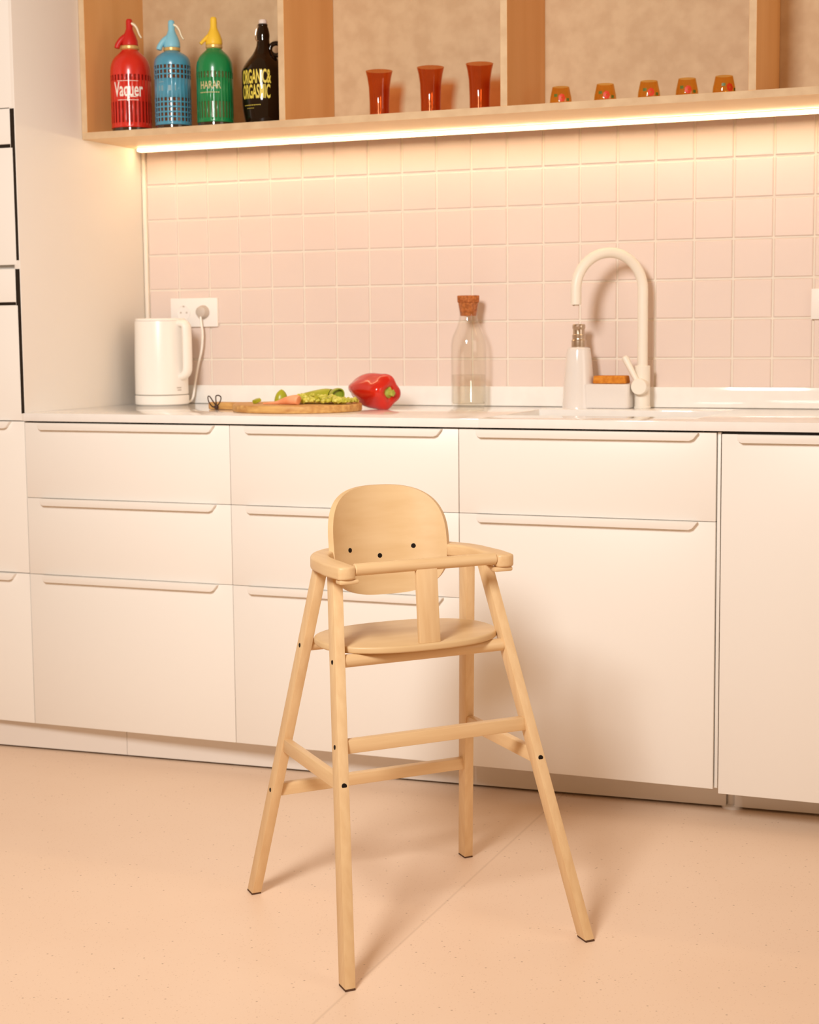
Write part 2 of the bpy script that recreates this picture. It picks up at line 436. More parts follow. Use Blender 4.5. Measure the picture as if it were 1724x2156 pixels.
# plinths: three recessed boards, floor side left slightly open
def plinth(x0, x1, label, mt=M_PLINTH):
    f = lambda x: .0348+.0544*x
    bm = bmesh.new()
    box(bm, 0, 1, 0, .016, .0065, .0815, 0, fn=lambda c: (x0+(x1-x0)*c.x, f(x0+(x1-x0)*c.x)+c.y, c.z))
    o = obj('plinth', bm, mt, smooth=False); return tag(o, label, 'plinth', 'recessed plinths under the cabinets')
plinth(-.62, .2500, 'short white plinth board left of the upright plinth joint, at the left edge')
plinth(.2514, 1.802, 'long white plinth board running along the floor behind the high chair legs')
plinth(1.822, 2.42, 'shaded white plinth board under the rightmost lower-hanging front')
bm = bmesh.new()
lathe(bm, [(0, 0), (.024, 0), (.024, .006), (.012, .010), (.012, .075), (.020, .078), (.020, .083), (0, .083)], 20, (1.813, .150, 0))
tag(obj('cabinet_foot', bm, M_PLINTH), 'pale adjustable cabinet foot in the gap between the two right plinths', 'cabinet foot')

# worktop with sink cut-out, upstand
SX0, SX1, SY0, SY1 = 1.2530, 1.7340, .155, .440
bm = bmesh.new()
box(bm, .0045, SX0, -.0105, .608, .8795, .9000, .0012); box(bm, SX1, 3.0, -.0105, .608, .8795, .9000, .0012)
bmt = bmesh.new()
box(bmt, SX0-.0013, SX1+.0013, -.0105, SY0, .8795, .9000, .0012); box(bmt, SX0-.0013, SX1+.0013, SY1, .608, .8795, .9000, .0012)
merge(bm, bmt)
tag(obj('worktop', bm, M_STONE), 'glossy white worktop running the full width above the drawers', 'worktop')
bm = bmesh.new(); box(bm, .0165, 3.0, .5880, .6080, .9002, .9520, .0012); tag(obj('upstand', bm, M_STONE), 'low white upstand strip along the wall between worktop and pink tiles', 'upstand')
bm = bmesh.new(); t = .006
sk = thing('sink', 'white undermounted sink basin cut into the worktop below the tap', 'sink', ((SX0+SX1)/2, (SY0+SY1)/2, .700))
hx, hy = (SX1-SX0)/2, (SY1-SY0)/2
box(bm, -hx-t, -hx, -hy-t, hy+t, 0, .1792); box(bm, hx, hx+t, -hy-t, hy+t, 0, .1792)
box(bm, -hx, hx, -hy-t, -hy, 0, .1792); box(bm, -hx, hx, hy, hy+t, 0, .1792); box(bm, -hx, hx, -hy, hy, 0, t)
obj('basin', bm, M_STONE, sk, smooth=False)
bm = bmesh.new(); lathe(bm, [(0, t+.001), (.02, t+.001), (.036, t+.003), (.044, t+.0025), (.045, t)], 32); obj('drain', bm, M_STEEL, sk)

# ------------------------------------------------------------------ wall shelf
SZ, SY = 1.6232, .300; PT = .018
ws = thing('wall_shelf', 'open birch plywood wall shelf with upright dividers above the pink tiles', 'shelf', (0, 0, 0))
def board(name, x0, x1, y0, y1, z0, z1, face, edge_axis):
    """plywood board: front edge (y0) shows the layered edge material"""
    bm = bmesh.new(); box(bm, x0, x1, y0, y1, z0, z1, .0004, 1)
    bm.faces.ensure_lookup_table(); bm.normal_update()
    for f in bm.faces:
        if f.normal.y < -.9: f.material_index = 1
    return obj(name, bm, [face, M_EDGE], ws, smooth=False)
board('bottom_panel', .0050, 2.42, SY, .6085, SZ, SZ+PT, M_PLY_H, 'x')
board('top_panel', .0050, 2.42, SY, .6085, 2.30, 2.318, M_PLY_H, 'x')
board('side_panel', .0050, .0222, SY, .6085, SZ+PT, 2.30, M_PLY_SHADED, 'z')
for x in (.6005, 1.2005, 1.8005): board('divider', x, x+.0175, SY, .5995, SZ+PT, 2.30, M_PLY_SHADED, 'z')
for x0, x1 in ((.0222, .6005), (.618, 1.2005), (1.218, 1.8005), (1.818, 2.42)):
    board('back_panel', x0, x1, .5995, .6085, SZ+PT, 2.30, M_PLY_V, 'z')
led = thing('led_strip', 'glowing warm white light strip under the wall shelf', 'light strip', (0, 0, 0))
bm = bmesh.new(); box(bm, .022, 2.40, .5615, .5660, SZ-.0115, SZ-.0002); box(bm, .022, 2.40, .5480, .5615, SZ-.0022, SZ-.0002)
obj('channel', bm, M_ALU, led, smooth=False)
bm = bmesh.new(); box(bm, .023, 2.399, .5480, .5612, SZ-.0095, SZ-.0024, .002, 3); obj('diffuser', bm, M_LED, led)

# ------------------------------------------------------------------ soda siphons
VROT = .3925
def siphon(name, label, loc, R, H0, mats, ncol, slot, rows, spout, lever, tall=1.0, spread=1.0):
    """R body radius; sleeve with rows of openings over an inner glass bottle."""
    pl, inner, head = mats
    t = thing(name, label, 'bottle', loc, VROT, 'bottles on the left shelf')
    zs = H0                       # z of the shoulder start
    prof = [(0, 0), (R*.90, 0), (R*.955, .003), (R*.955, zs), (R*.93, zs+.022*spread), (R*.83, zs+.040*spread), (R*.58, zs+.0555*spread), (R*.34, zs+.067*spread), (R*.29, zs+.075*spread), (0, zs+.075*spread)]
    bm = bmesh.new(); lathe(bm, prof, 48); obj('bottle', bm, inner, t)
    bm = bmesh.new(); lathe(bm, [(R*.93, .0005), (R*.965, .002), (R*.965, .0105), (R*.94, .012)], 48); obj('foot', bm, M_BASEGL, t)
    # sleeve grid
    seg = ncol*6; hw = max(1, round(6*slot))
    zl = [.009, .012]; hole = [False]
    for (za, zb, n, gap) in rows:
        zl.append(za); hole.append(False)
        for k in range(n):
            h = (zb-za-gap*(n-1))/n; a = za+k*(h+gap)
            if k: zl.append(a); hole.append(False)
            zl.append(a+h); hole.append(True)
    body_top = zs; zl.append(body_top); hole.append(False)
    def ring(r, z): return [bm.verts.new((r*cos(2*pi*k/seg), r*sin(2*pi*k/seg), z)) for k in range(seg)]
    bm = bmesh.new(); rg = [ring(R, z) for z in zl]
    for i in range(len(zl)-1):
        for k in range(seg):
            if hole[i] and (k % 6) < hw: continue
            bm.faces.new((rg[i][k], rg[i][(k+1) % seg], rg[i+1][(k+1) % seg], rg[i+1][k]))
    last = rg[-1]
    for f, dz in ((.997, .010), (.982, .022), (.948, .031), (.885, .040), (.78, .049), (.64, .0565), (.50, .063), (.40, .069), (.36, .073)):
        nr = ring(R*f, zs+dz*spread)
        for k in range(seg): bm.faces.new((last[k], last[(k+1) % seg], nr[(k+1) % seg], nr[k]))
        last = nr
    o = obj('sleeve', bm, pl, t, angle=50)
    sm = o.modifiers.new('thickness', 'SOLIDIFY'); sm.thickness = .0014; sm.offset = -1
    zc = zs+.073*spread
    bm = bmesh.new(); lathe(bm, [(0, zc-.004), (R*.40, zc-.004), (R*.46, zc-.001), (R*.46, zc+.005), (R*.42, zc+.007), (0, zc+.007)], 32); obj('collar', bm, M_BRASS, t)
    z0 = zc+.006
    bm = bmesh.new()
    lathe(bm, [(0, z0), (.0205, z0), (.0225, z0+.003), (.0218, z0+.014), (.0170, z0+.028), (.0120, z0+.038), (.0090, z0+.046), (.0088, z0+.066), (.0078, z0+.070), (.0060, z0+.072), (0, z0+.0725)], 28)
    obj('head', bm, head, t)
    bm = bmesh.new()
    if spout == 'short':
        tube(bm, smooth_path([(-.008, -.004, z0+.028), (-.020, -.008, z0+.018), (-.030, -.010, z0+.004), (-.033, -.011, z0-.006)], 5), [.0075]*15+[.0062], 12, sx=1.0)
    else:
        tube(bm, [(-.006, -.003, z0+.030), (-.020, -.008, z0+.017), (-.034, -.012, z0+.002)], [.0062, .0048, .0042], 12)
    obj('spout', bm, head, t)
    if lever:
        pts = smooth_path([(.006, .0, z0+.060), (.014, 0, z0+.056), (.021, 0, z0+.046), (.026, 0, z0+.032), (.032, 0, z0+.022)], 5)
        bm = bmesh.new(); tube(bm, pts, [.0048-.0024*i/(len(pts)-1) for i in range(len(pts))], 10, sx=1.5); obj('lever', bm, M_LEVER, t)
    return t
s_red = siphon('soda_siphon', 'red soda siphon bottle with white lettering, leftmost on the shelf', (.1262, .358, SZ+PT), .0545, .148,
               (M_REDPL, M_REDIN, M_REDHEAD), 30, .5, [(.022, .077, 1, 0), (.133, .1475, 1, 0)], 'short', True, spread=1.0)
bm = text_mesh('Vaquer', .054, .52, .0007, .0002); wrap(bm, .0551, radians(.5), .1065)
flat = flat_bars(bmesh.new(), [(-.030, .028, .0105, .0117), (-.030, .028, -.0395, -.0383), (.006, .022, -.0315, -.0295)])
wrap(flat, .0551, radians(.5), .1190); merge(bm, flat)
obj('lettering', bm, M_WHITE_PRINT, s_red)
s_blue = siphon('soda_siphon', 'blue soda siphon bottle with an open grid sleeve and pale blue head', (.2595, .352, SZ+PT), .0485, .1655,
                (M_BLUEPL, M_BLUEIN, M_BLUEHEAD), 26, .62, [(.018, .079, 5, .0042), (.129, .1640, 3, .0038)], 'short', True, spread=.56)
flat = flat_bars(bmesh.new(), [(-.034, -.018, .014, .0165), (-.034, -.030, -.008, .006), (-.026, -.020, -.008, .006), (.012, .015, -.008, .007), (-.006, .002, -.008, .006)])
wrap(flat, .0489, radians(0), .104); obj('lettering', flat, mat('faded_print', lin((122, 158, 172)), .5), s_blue)
s_green = siphon('soda_siphon', 'green soda siphon bottle with a yellow head', (.3866, .352, SZ+PT), .0482, .1390,
                 (M_GREENPL, M_GREENIN, M_YELLOWPL), 30, .5, [(.020, .062, 1, 0), (.1225, .1385, 1, 0)], 'long', False, spread=.90)
bm = text_mesh('HARAR', .0275, .64, .0002, .0002); wrap(bm, .0488, radians(-9), .1020)
flat = flat_bars(bmesh.new(), [(-.030+.0056*k, -.030+.0056*k+.0040, -.001, .0012) for k in range(10)])
wrap(flat, .0488, radians(-9), .0840); merge(bm, flat)
obj('lettering', bm, M_PALE_PRINT, s_green)

# dark growler
gr = thing('growler_jug', 'dark brown glass growler with big yellow lettering, partly behind the divider', 'bottle', (.5045, .405, SZ+PT), 0, 'bottles on the left shelf')
R = .0590
bm = bmesh.new()
lathe(bm, smooth_path([(0, 0), (R*.78, 0), (R*.84, .004), (R*.93, .030), (R*.985, .055), (R, .085), (R, .131), (R*.965, .147), (R*.74, .168), (R*.48, .187), (R*.32, .206), (.0165, .222), (.0172, .236), (.0150, .250), (.0122, .259), (.0122, .2635), (0, .2635)], 4), 48)
obj('body', bm, M_BROWN, gr)
bm = bmesh.new(); tube(bm, [(.0350+.0155*cos(a), .008*(cos(a)+1)/2, .198+.0155*sin(a)) for a in [2*pi*k/24 for k in range(24)]], .0062, 12, closed=True)
obj('handle', bm, M_BROWN, gr)
bm = bmesh.new(); lathe(bm, [(0, .2640), (.0090, .2640), (.0112, .2655), (.0112, .272), (.0090, .2755), (0, .276)], 24); obj('cap', bm, M_WHITECAP, gr)
bm = bmesh.new(); tube(bm, smooth_path([(-.0110, -.005, .265), (-.0145, -.009, .252), (-.0175, -.010, .233), (-.0120, -.0155, .221), (-.003, -.0190, .219)], 5), .0011, 8); obj('wire_bail', bm, M_STEEL, gr)
bm = text_mesh('ORGANIC&', .0490, .34, .0011, .0002); wrap(bm, R+.0005, radians(3), .1210)
b2 = text_mesh('ORGASMIC', .0490, .34, .0011, .0002); wrap(b2, R+.0005, radians(3), .0825)
merge(bm, b2)
flat = flat_bars(bmesh.new(), [(-.032+.0052*k, -.032+.0052*k+.0036, -.0008, .0008) for k in range(10)]+[(-.022+.0046*k, -.022+.0046*k+.003, -.0085, -.0073) for k in range(5)])
wrap(flat, R+.0002, radians(0), .0500); merge(bm, flat)
obj('lettering', bm, M_YELLOW_PRINT, gr)

# ------------------------------------------------------------------ amber glasses
def tumbler(label, loc, group):
    bm = bmesh.new()
    outer = [(0, 0), (.0235, 0), (.0255, .003), (.0258, .05), (.0275, .090), (.0312, .115), (.0352, .1305)]
    inner = [(.0345, .1310), (.0302, .115), (.0265, .090), (.0246, .05), (.0240, .014), (.021, .011), (0, .011)]
    lathe(bm, outer+inner, 48)
    o = obj('drinking_glass', bm, M_AMBER, loc=loc); return tag(o, label, 'glass', group)
g1 = tumbler('tall flared amber drinking glass, leftmost of the three, farthest from the short cups', (.8118, .46, SZ+PT), 'tall amber glasses on the shelf')
for x, lb in ((.9553, 'tall flared amber drinking glass in the middle of the three'), (1.0890, 'tall flared amber drinking glass nearest the divider and the short cups')):
    o = g1.copy(); COL.objects.link(o); o.location = (x, .46, SZ+PT); o['label'] = lb
def small_cup(label, loc):
    t = thing('glass_cup', label, 'cup', loc, VROT, 'short amber cups on the shelf')
    bm = bmesh.new()
    outer = [(0, 0), (.0225, 0), (.0255, .003), (.0272, .012), (.0262, .024), (.0232, .038), (.0206, .0500)]
    inner = [(.0197, .0504), (.0222, .038), (.0250, .024), (.0258, .013), (.0235, .006), (0, .006)]
    lathe(bm, outer+inner, 40); obj('cup_body', bm, M_AMBER2, t)
    bm = bmesh.new()
    for k in range(7):
        a = 2*pi*k/7; rr = .0058 if k else 0
        cx, cz = .0052*cos(a), .0052*sin(a)
        vs = [bm.verts.new((cx+.0036*cos(b), cz+.0036*sin(b), .0004+.00005*k)) for b in [2*pi*j/12 for j in range(12)]]
        bm.faces.new(vs)
    for v in bm.verts: v.co.y *= 1.15
    wrap(bm, .0270, 0, .0215); 
    for v in bm.verts: 
        f = 1-.16*max(0, (v.co.z-.018))/.012*.35; v.co.x *= f; v.co.y *= f
    obj('flower_print', bm, M_DECAL_RED, t)
    for bar in ((-.020, -.011, .004, .011), (.012, .020, -.006, .001)):
        bm = flat_bars(bmesh.new(), [bar])
        for v in bm.verts: v.co.z = .0003
        wrap(bm, .0268, 0, .0200); obj('leaf_print', bm, M_DECAL_GRN, t)
    return t
cups = [(1.3223, 'short amber cup with red flower print, leftmost, next to the divider'),
        (1.4346, 'short amber cup with red flower print, second of five from the left'),
        (1.5429, 'short amber cup with red flower print, middle one of five'),
        (1.6353, 'short amber cup with red flower print, fourth of five from the left'),
        (1.7238, 'short amber cup with red flower print, rightmost of the five')]
p0 = small_cup(cups[0][1], (cups[0][0], .40, SZ+PT))
for i, (x, lb) in enumerate(cups[1:]): dup(p0, (x, .40, SZ+PT), VROT+(.0, .05, -.06, .35)[i], lb)

# ------------------------------------------------------------------ kettle, sockets
KX, KY, KR = .1190, .4900, .0755
KROT = VROT-radians(31)
kt = thing('electric_kettle', 'white electric kettle standing on the worktop by the side panel', 'kettle', (KX, KY, .9002), KROT)
bm = bmesh.new(); lathe(bm, [(0, 0), (KR-.004, 0), (KR, .003), (KR, .0255), (KR-.002, .0275), (0, .0275)], 64); obj('power_base', bm, M_KETTLE, kt)
bm = bmesh.new(); lathe(bm, [(0, .0290), (KR-.0030, .0290), (KR-.0008, .031), (KR-.0012, .10), (KR-.0040, .232), (KR-.0046, .2345), (0, .2345)], 64)
bx = bmesh.new(); prism(bx, [(-.0790, .2290), (-.070, .2344), (-.060, .2344), (-.060, .206), (-.072, .206)], -.018, .018, 'y', .002); merge(bm, bx)
obj('kettle_body', bm, M_KETTLE, kt)
bm = bmesh.new(); lathe(bm, [(0, .2350), (KR-.0056, .2350), (KR-.0056, .2395), (KR-.008, .2420), (0, .2425)], 64); obj('lid', bm, M_KETTLE, kt)
bm = bmesh.new()
hp = smooth_path([(.055, 0, .2250), (.078, 0, .2280), (.0905, 0, .2220), (.0935, 0, .205), (.0945, 0, .160), (.0940, 0, .110), (.0915, 0, .094), (.083, 0, .0835), (.070, 0, .079)], 6)
tube(bm, hp, .0110, 16, sx=1.5, upv=(0, 0, 1)); obj('handle', bm, M_KETTLE, kt)
bm = flat_bars(bmesh.new(), [(-.008, .008, .0020, .0055), (-.006, .008, -.0045, -.0010)])
for v in bm.verts: v.co.z = .0004
wrap(bm, KR-.0008, radians(79), .045); obj('logo', bm, M_GREYPL, kt)
# cord: local frame is rotated by VROT, so convert
def k_local(p):
    d = Vector(p)-Vector((KX, KY, .9002)); c, s = cos(-KROT), sin(-KROT)
    return (c*d.x-s*d.y, s*d.x+c*d.y, d.z)
bm = bmesh.new()
cp = smooth_path([k_local(p) for p in ((.1990, .578, 1.150), (.2010, .577, 1.128), (.2040, .578, 1.100), (.1990, .580, 1.055), (.1880, .577, 1.010), (.1800, .572, .960), (.1760, .565, .920), (.1700, .555, .906), (.160, .545, .906))], 6)
tube(bm, cp, .0031, 10); cord = obj('power_cord', bm, M_KETTLE, kt)
bm = bmesh.new()
Mx = Matrix.Rotation(-KROT, 3, 'Z') @ Matrix.Rotation(radians(90), 3, 'X')
lathe(bm, [(0, -.002), (.0185, -.002), (.0190, 0), (.0190, .010), (.0150, .024), (.009, .028), (0, .028)], 28, k_local((.1992, .6005, 1.160)), Mx)
obj('plug', bm, M_GREYPL, cord)

def socket(name, label, x0, x1, z0, z1, holes):
    t = thing(name, label, 'socket', ((x0+x1)/2, .6072, (z0+z1)/2), 0, 'white wall sockets on the tiles')
    hx, hz = (x1-x0)/2, (z1-z0)/2
    bm = bmesh.new(); box(bm, -hx, hx, -.0105, 0, -hz, hz, .002, 2); obj('face_plate', bm, M_SOCKET, t)
    for hxo in holes:
        bm = bmesh.new(); M = Matrix.Rotation(radians(90), 3, 'X')
        lathe(bm, [(.0215, .0100), (.0215, .0122), (.0195, .0122), (.0190, .0108), (0, .0106)], 32, (hxo, 0, 0), M)
        s = obj('socket_well', bm, M_SOCKET, t)
        bm = bmesh.new()
        for dx in (-.0095, .0095): lathe(bm, [(0, .0118), (.0026, .0118), (.0026, .0102), (0, .0102)], 14, (hxo+dx, 0, 0), M)
        box(bm, hxo-.0025, hxo+.0025, -.0128, -.0100, .0155, .0200); box(bm, hxo-.0025, hxo+.0025, -.0128, -.0100, -.0200, -.0155)
        obj('contact', bm, M_GREYPL, s)
    return t
socket('double_wall_socket', 'white double wall socket on the tiles behind the kettle, one plug in', .0905, .2425, 1.1175, 1.1995, (-.0325, .0325))
socket('wall_socket', 'white wall socket at the right edge of the tiles', 1.9035, 1.985, 1.1200, 1.1950, (0,))

# ------------------------------------------------------------------ carafe
cf = thing('carafe', 'clear glass carafe half full of water with a cork stopper', 'carafe', (1.0270, .5350, .9004))
R = .0465
outer = [(0, 0), (.040, 0), (.0445, .004), (R, .012), (R, .150), (R*.996, .160), (R*.982, .168), (R*.95, .177), (.0410, .187), (.0365, .197), (.0320, .207), (.0283, .216), (.0257, .225), (.0243, .233), (.0240, .241), (.0250, .2560), (.0280, .2720)]
inner = [(r-.0022, z) for r, z in outer[:3:-1]]+[(R-.0022, .013), (.0415, .0075), (0, .0075)]
bm = bmesh.new(); lathe(bm, outer+inner, 56); obj('glass_body', bm, M_GLASS, cf, angle=60)
bm = bmesh.new(); lathe(bm, [(0, .0079), (.0413, .0079), (R-.0026, .0135), (R-.0026, .0840), (0, .0840)], 48); obj('water', bm, M_WATER, cf)
bm = bmesh.new(); lathe(bm, [(0, .2380), (.0200, .2380), (.0210, .240), (.0262, .2725), (.0285, .2740), (.0292, .2900), (.0280, .2915), (0, .2915)], 32); obj('cork_stopper', bm, M_CORK, cf)

# ------------------------------------------------------------------ tap
tp = thing('kitchen_tap', 'cream white swan-neck kitchen tap behind the sink', 'tap', (1.4935, .5450, .9002))
bm = bmesh.new(); lathe(bm, [(0, 0), (.0215, 0), (.0215, .003), (.0196, .005), (.0196, .106), (.0180, .108), (0, .108)], 36); obj('column', bm, M_FAUCET, tp)
bm = bmesh.new(); dirv = Vector((-.139, -.122, 0)); rr = dirv.length/2; dirv.normalize()
zc_ = .2985
pts = [(0, 0, .10), (0, 0, .20), (0, 0, zc_)]
for k in range(1, 25):
    a = pi*k/24; d = rr*(1-cos(a)); pts.append((dirv.x*d, dirv.y*d, zc_+rr*1.0*sin(a)))
pts.append((dirv.x*2*rr, dirv.y*2*rr, .262))
tube(bm, pts, .0132, 24); obj('spout', bm, M_FAUCET, tp)
bm = bmesh.new(); e = Vector(pts[-1]); lathe(bm, [(0, -.003), (.0085, -.003), (.0085, .001), (0, .001)], 20, e); obj('aerator', bm, M_STEEL, tp)
bm = bmesh.new(); ax = Vector((0, -1, 0))
M = ax.to_track_quat('Z', 'Y').to_matrix()
lathe(bm, [(0, .010), (.0205, .010), (.0205, .036), (.0190, .038), (0, .038)], 32, (0, 0, .0555), M)
kn = obj('lever_hub', bm, M_FAUCET, tp)
bm = bmesh.new(); h0 = ax*.027+Vector((0, 0, .0555)); hd = Vector((-.048, .010, .086)).normalized()
tube(bm, [h0+hd*.012, h0+hd*.030, h0+hd*.084, h0+hd*.087], [.0072, .0074, .0092, .0055], 16); obj('lever', bm, M_FAUCET, kn)

# ------------------------------------------------------------------ soap dispenser with sponge tray
ds = thing('soap_dispenser', 'white ceramic soap dispenser with steel pump and sponge tray beside the tap', 'soap dispenser', (1.3305, .5290, .9004), 0)
bm = bmesh.new()
def rrect(hx, hy, n=6, r=.012):
    out = []
    for cx, cy, a0 in ((hx-r, hy-r, 0), (-hx+r, hy-r, 90), (-hx+r, -hy+r, 180), (hx-r, -hy+r, 270)):
        for k in range(n+1): a = radians(a0+90*k/n); out.append((cx+r*cos(a), cy+r*sin(a)))
    return out
lathe(bm, smooth_path([(0, 0), (.0395, 0), (.0420, .004), (.0395, .05), (.0365, .085), (.0335, .120), (.0300, .146), (.0270, .153), (.0165, .156), (0, .156)], 3), 48)
tr = bmesh.new(); L0, L1 = .018, .1405
prism(tr, [(x+(L0+L1)/2, y) for x, y in rrect((L1-L0)/2, .033, 6, .014)], 0, .0620, 'z', .0035, 3)
merge(bm, tr); obj('ceramic_body', bm, M_CERAM, ds)
bm = bmesh.new()
lathe(bm, [(0, .1545), (.0185, .1545), (.0190, .157), (.0190, .172), (.0175, .174), (.0165, .178), (.0172, .180), (.0172, .186), (.0155, .188), (.0150, .200), (.0165, .202), (.0168, .210), (.0150, .2135), (0, .214)], 32)
M2 = Vector((.20, -.98, 0)).normalized()
tube(bm, [Vector((0, 0, .206)), Vector((0, 0, .206))+M2*.03, Vector((0, 0, .203))+M2*.052], [.006, .0055, .0045], 12)
obj('pump', bm, M_STEEL, ds)
bm = bmesh.new()
prism(bm, [(x, y) for x, y in rrect(.0440, .026, 5, .008)], 0, .0200, 'z', .003, 2, fn=lambda c: (c.x*(1-.06*c.z/.02), c.y, c.z))
sp = obj('sponge', bm, M_SPONGE, loc=(1.3305+.0865, .5290, .9630))
tag(sp, 'orange sponge lying on the tray of the soap dispenser', 'sponge')

# ------------------------------------------------------------------ cutting board and vegetables
BX, BY, BRX, BRY, BZ0, BT = .6700, .2350, .1690, .1500, .9004, .0190
cb = thing('cutting_board', 'round wooden cutting board with a corded handle on the worktop', 'cutting board', (BX, BY, BZ0), 0)
ang = radians(172)
bm = bmesh.new()
outl = []
for k in range(72):
    a = 2*pi*k/72
    outl.append(Vector((BRX*cos(a), BRY*sin(a))))
def hpt(u, v):  # handle frame: u outwards along the handle
    return Vector((u*cos(ang)-v*sin(ang), u*sin(ang)+v*cos(ang)))
poly = [p for p in outl if not ((p.normalized().dot(hpt(1, 0).normalized())) > cos(radians(15)))]
# order from just after the handle round to just before it
poly.sort(key=lambda p: (atan2(p.y, p.x)-ang) % (2*pi))
hw = .021
poly += [hpt(.182, -hw*1.1), hpt(.200, -hw), hpt(.262, -hw*1.05), hpt(.274, -hw*.6), hpt(.277, 0), hpt(.274, hw*.6), hpt(.262, hw*1.05), hpt(.200, hw), hpt(.182, hw*1.1)]
prism(bm, [(p.x, p.y) for p in poly], 0, BT, 'z', .0035, 3)
bd = obj('board', bm, M_BOARD, cb, angle=50)
bm = bmesh.new(); hh = hpt(.246, 0)
kx, ky, kz = hh.x+.004, hh.y-.027, BT-.012
loop1 = smooth_path([(kx, ky, kz+.003), (kx-.012, ky+.004, kz+.015), (kx-.024, ky+.009, kz+.027), (kx-.030, ky+.010, kz+.026), (kx-.027, ky+.008, kz+.014), (kx-.014, ky+.002, kz+.002), (kx, ky, kz)], 6)
loop2 = smooth_path([(kx, ky, kz+.003), (kx-.004, ky+.006, kz+.014), (kx-.006, ky+.010, kz+.028), (kx+.003, ky+.010, kz+.030), (kx+.010, ky+.008, kz+.024), (kx+.008, ky+.004, kz+.012), (kx, ky, kz+.001)], 6)
tube(bm, loop1, .0016, 8); tube(bm, loop2, .0016, 8)
lathe(bm, [(0, -.006), (.005, -.004), (.0062, 0), (.005, .004), (0, .006)], 12, (hh.x+.004, hh.y-.027, BT-.012))
obj('cord_loop', bm, M_CORD, cb)
TOPZ = BZ0+BT
# carrot: thick end to the right, tapering left
bm = bmesh.new()
cpt = smooth_path([(.6060, .170, TOPZ+.0022, .0016), (.6280, .168, TOPZ+.0034, .0026), (.6480, .166, TOPZ+.0052, .0044), (.6640, .163, TOPZ+.0080, .0072), (.6800, .160, TOPZ+.0108, .0100), (.7000, .156, TOPZ+.0128, .0122), (.7120, .154, TOPZ+.0126, .0120), (.7150, .1535, TOPZ+.0122, .0095)], 6)
tube(bm, [p[:3] for p in cpt], [p[3] for p in cpt], 20)
tag(obj('carrot_piece', bm, M_CARROT), 'peeled carrot piece tapering left at the front of the cutting board', 'carrot')
# long green pepper, cut open at the right end
def hollow_tube(bm, path, segs=28, wob=None, thick=.0028):
    P = [Vector(p[:3]) for p in path]; Rr = [p[3] for p in path]; n = len(P); rings = []; u = None
    def ringat(i, r, off=0.0):
        t = (P[min(i+1, n-1)]-P[max(i-1, 0)]).normalized()
        uu = (Vector((0, 0, 1))-t*t.z).normalized(); w = t.cross(uu)
        return [bm.verts.new(P[i]+t*off+(r*(wob(2*pi*k/segs) if wob else 1))*(uu*cos(2*pi*k/segs)+w*sin(2*pi*k/segs))) for k in range(segs)]
    outer = [ringat(i, Rr[i]) for i in range(n)]
    inner = [ringat(i, max(Rr[i]-thick, .0005)) for i in range(n-1, n//2, -1)]
    seq = outer+inner
    for a, b in zip(seq[:-1], seq[1:]):
        for k in range(segs): bm.faces.new((a[k], a[(k+1) % segs], b[(k+1) % segs], b[k]))
    bm.faces.new(outer[0][::-1]); bm.faces.new(seq[-1])
    for f in bm.faces: f.material_index = 0
    base = (n-1)*segs
    bm.faces.ensure_lookup_table()
    for i, f in enumerate(bm.faces):
        if i >= base: f.material_index = 1
wob = lambda a: 1+.07*cos(3*a+.6)
gp = smooth_path([(.6000, .3150, TOPZ+.0036, .0022), (.6260, .3130, TOPZ+.0080, .0062), (.6560, .3100, TOPZ+.0130, .0105), (.6900, .3060, TOPZ+.0165, .0142), (.7180, .3020, TOPZ+.0185, .0162), (.7360, .2990, TOPZ+.0180, .0156)], 5)
bm = bmesh.new(); hollow_tube(bm, gp, wob=wob)
tag(obj('green_pepper', bm, [M_GREENPEP, M_PEPHOLLOW]), 'long light green pepper lying on the board behind the chopped pieces', 'pepper')
gp2 = smooth_path([(.7470, .2960, TOPZ+.0190, .0130), (.7520, .2920, TOPZ+.0195, .0178), (.7600, .2850, TOPZ+.0198, .0184), (.7660, .2790, TOPZ+.0195, .0180)], 4)
bm = bmesh.new(); hollow_tube(bm, gp2, wob=lambda a: 1+.06*cos(3*a+2))
tag(obj('pepper_ring', bm, [M_GREENPEP, M_PEPHOLLOW]), 'hollow green pepper end standing open toward the red pepper', 'pepper')
bm = bmesh.new()
lathe(bm, smooth_path([(0, 0), (.0155, 0), (.0172, .004), (.0158, .014), (.0122, .023), (.0072, .029), (.0026, .0325), (0, .033)], 3), 24, (.5905, .300, TOPZ), Matrix.Rotation(radians(5), 3, 'Y'), mod=lambda a, z: 1+.07*cos(3*a))
tag(obj('pepper_tip', bm, M_GREENPEP), 'pointed green pepper tip standing upright behind the carrot', 'pepper')
def chunk(bm, c, s, rnd):
    M = Matrix.Rotation(rnd.uniform(0, 6.28), 3, 'Z') @ Matrix.Rotation(rnd.uniform(-.5, .5), 3, 'X') @ Matrix.Rotation(rnd.uniform(-.5, .5), 3, 'Y')
    t = bmesh.new(); box(t, -s*.6, s*.6, -s*.5, s*.5, -s*.32, s*.32, s*.10, 1)
    for v in t.verts: v.co = M @ Vector((v.co.x, v.co.y, v.co.z+.25*v.co.x**2/s)) + Vector(c)
    merge(bm, t)
rnd = random.Random(5); bm = bmesh.new()
for k in range(170):
    u = rnd.random(); v = rnd.uniform(-1, 1)
    x = .678+.150*u; y = .225+.040*v
    hmax = (.0135*(1-u)**.6+.003)*max(0, 1-v*v*.8)
    z = TOPZ+.0068+rnd.random()*hmax
    chunk(bm, (x, y, z), rnd.uniform(.0085, .0135), rnd)
tag(obj('chopped_pepper', bm, M_GREENPEP_IN, smooth=False), 'heap of chopped light green pepper on the cutting board', 'chopped pepper', kind='stuff')
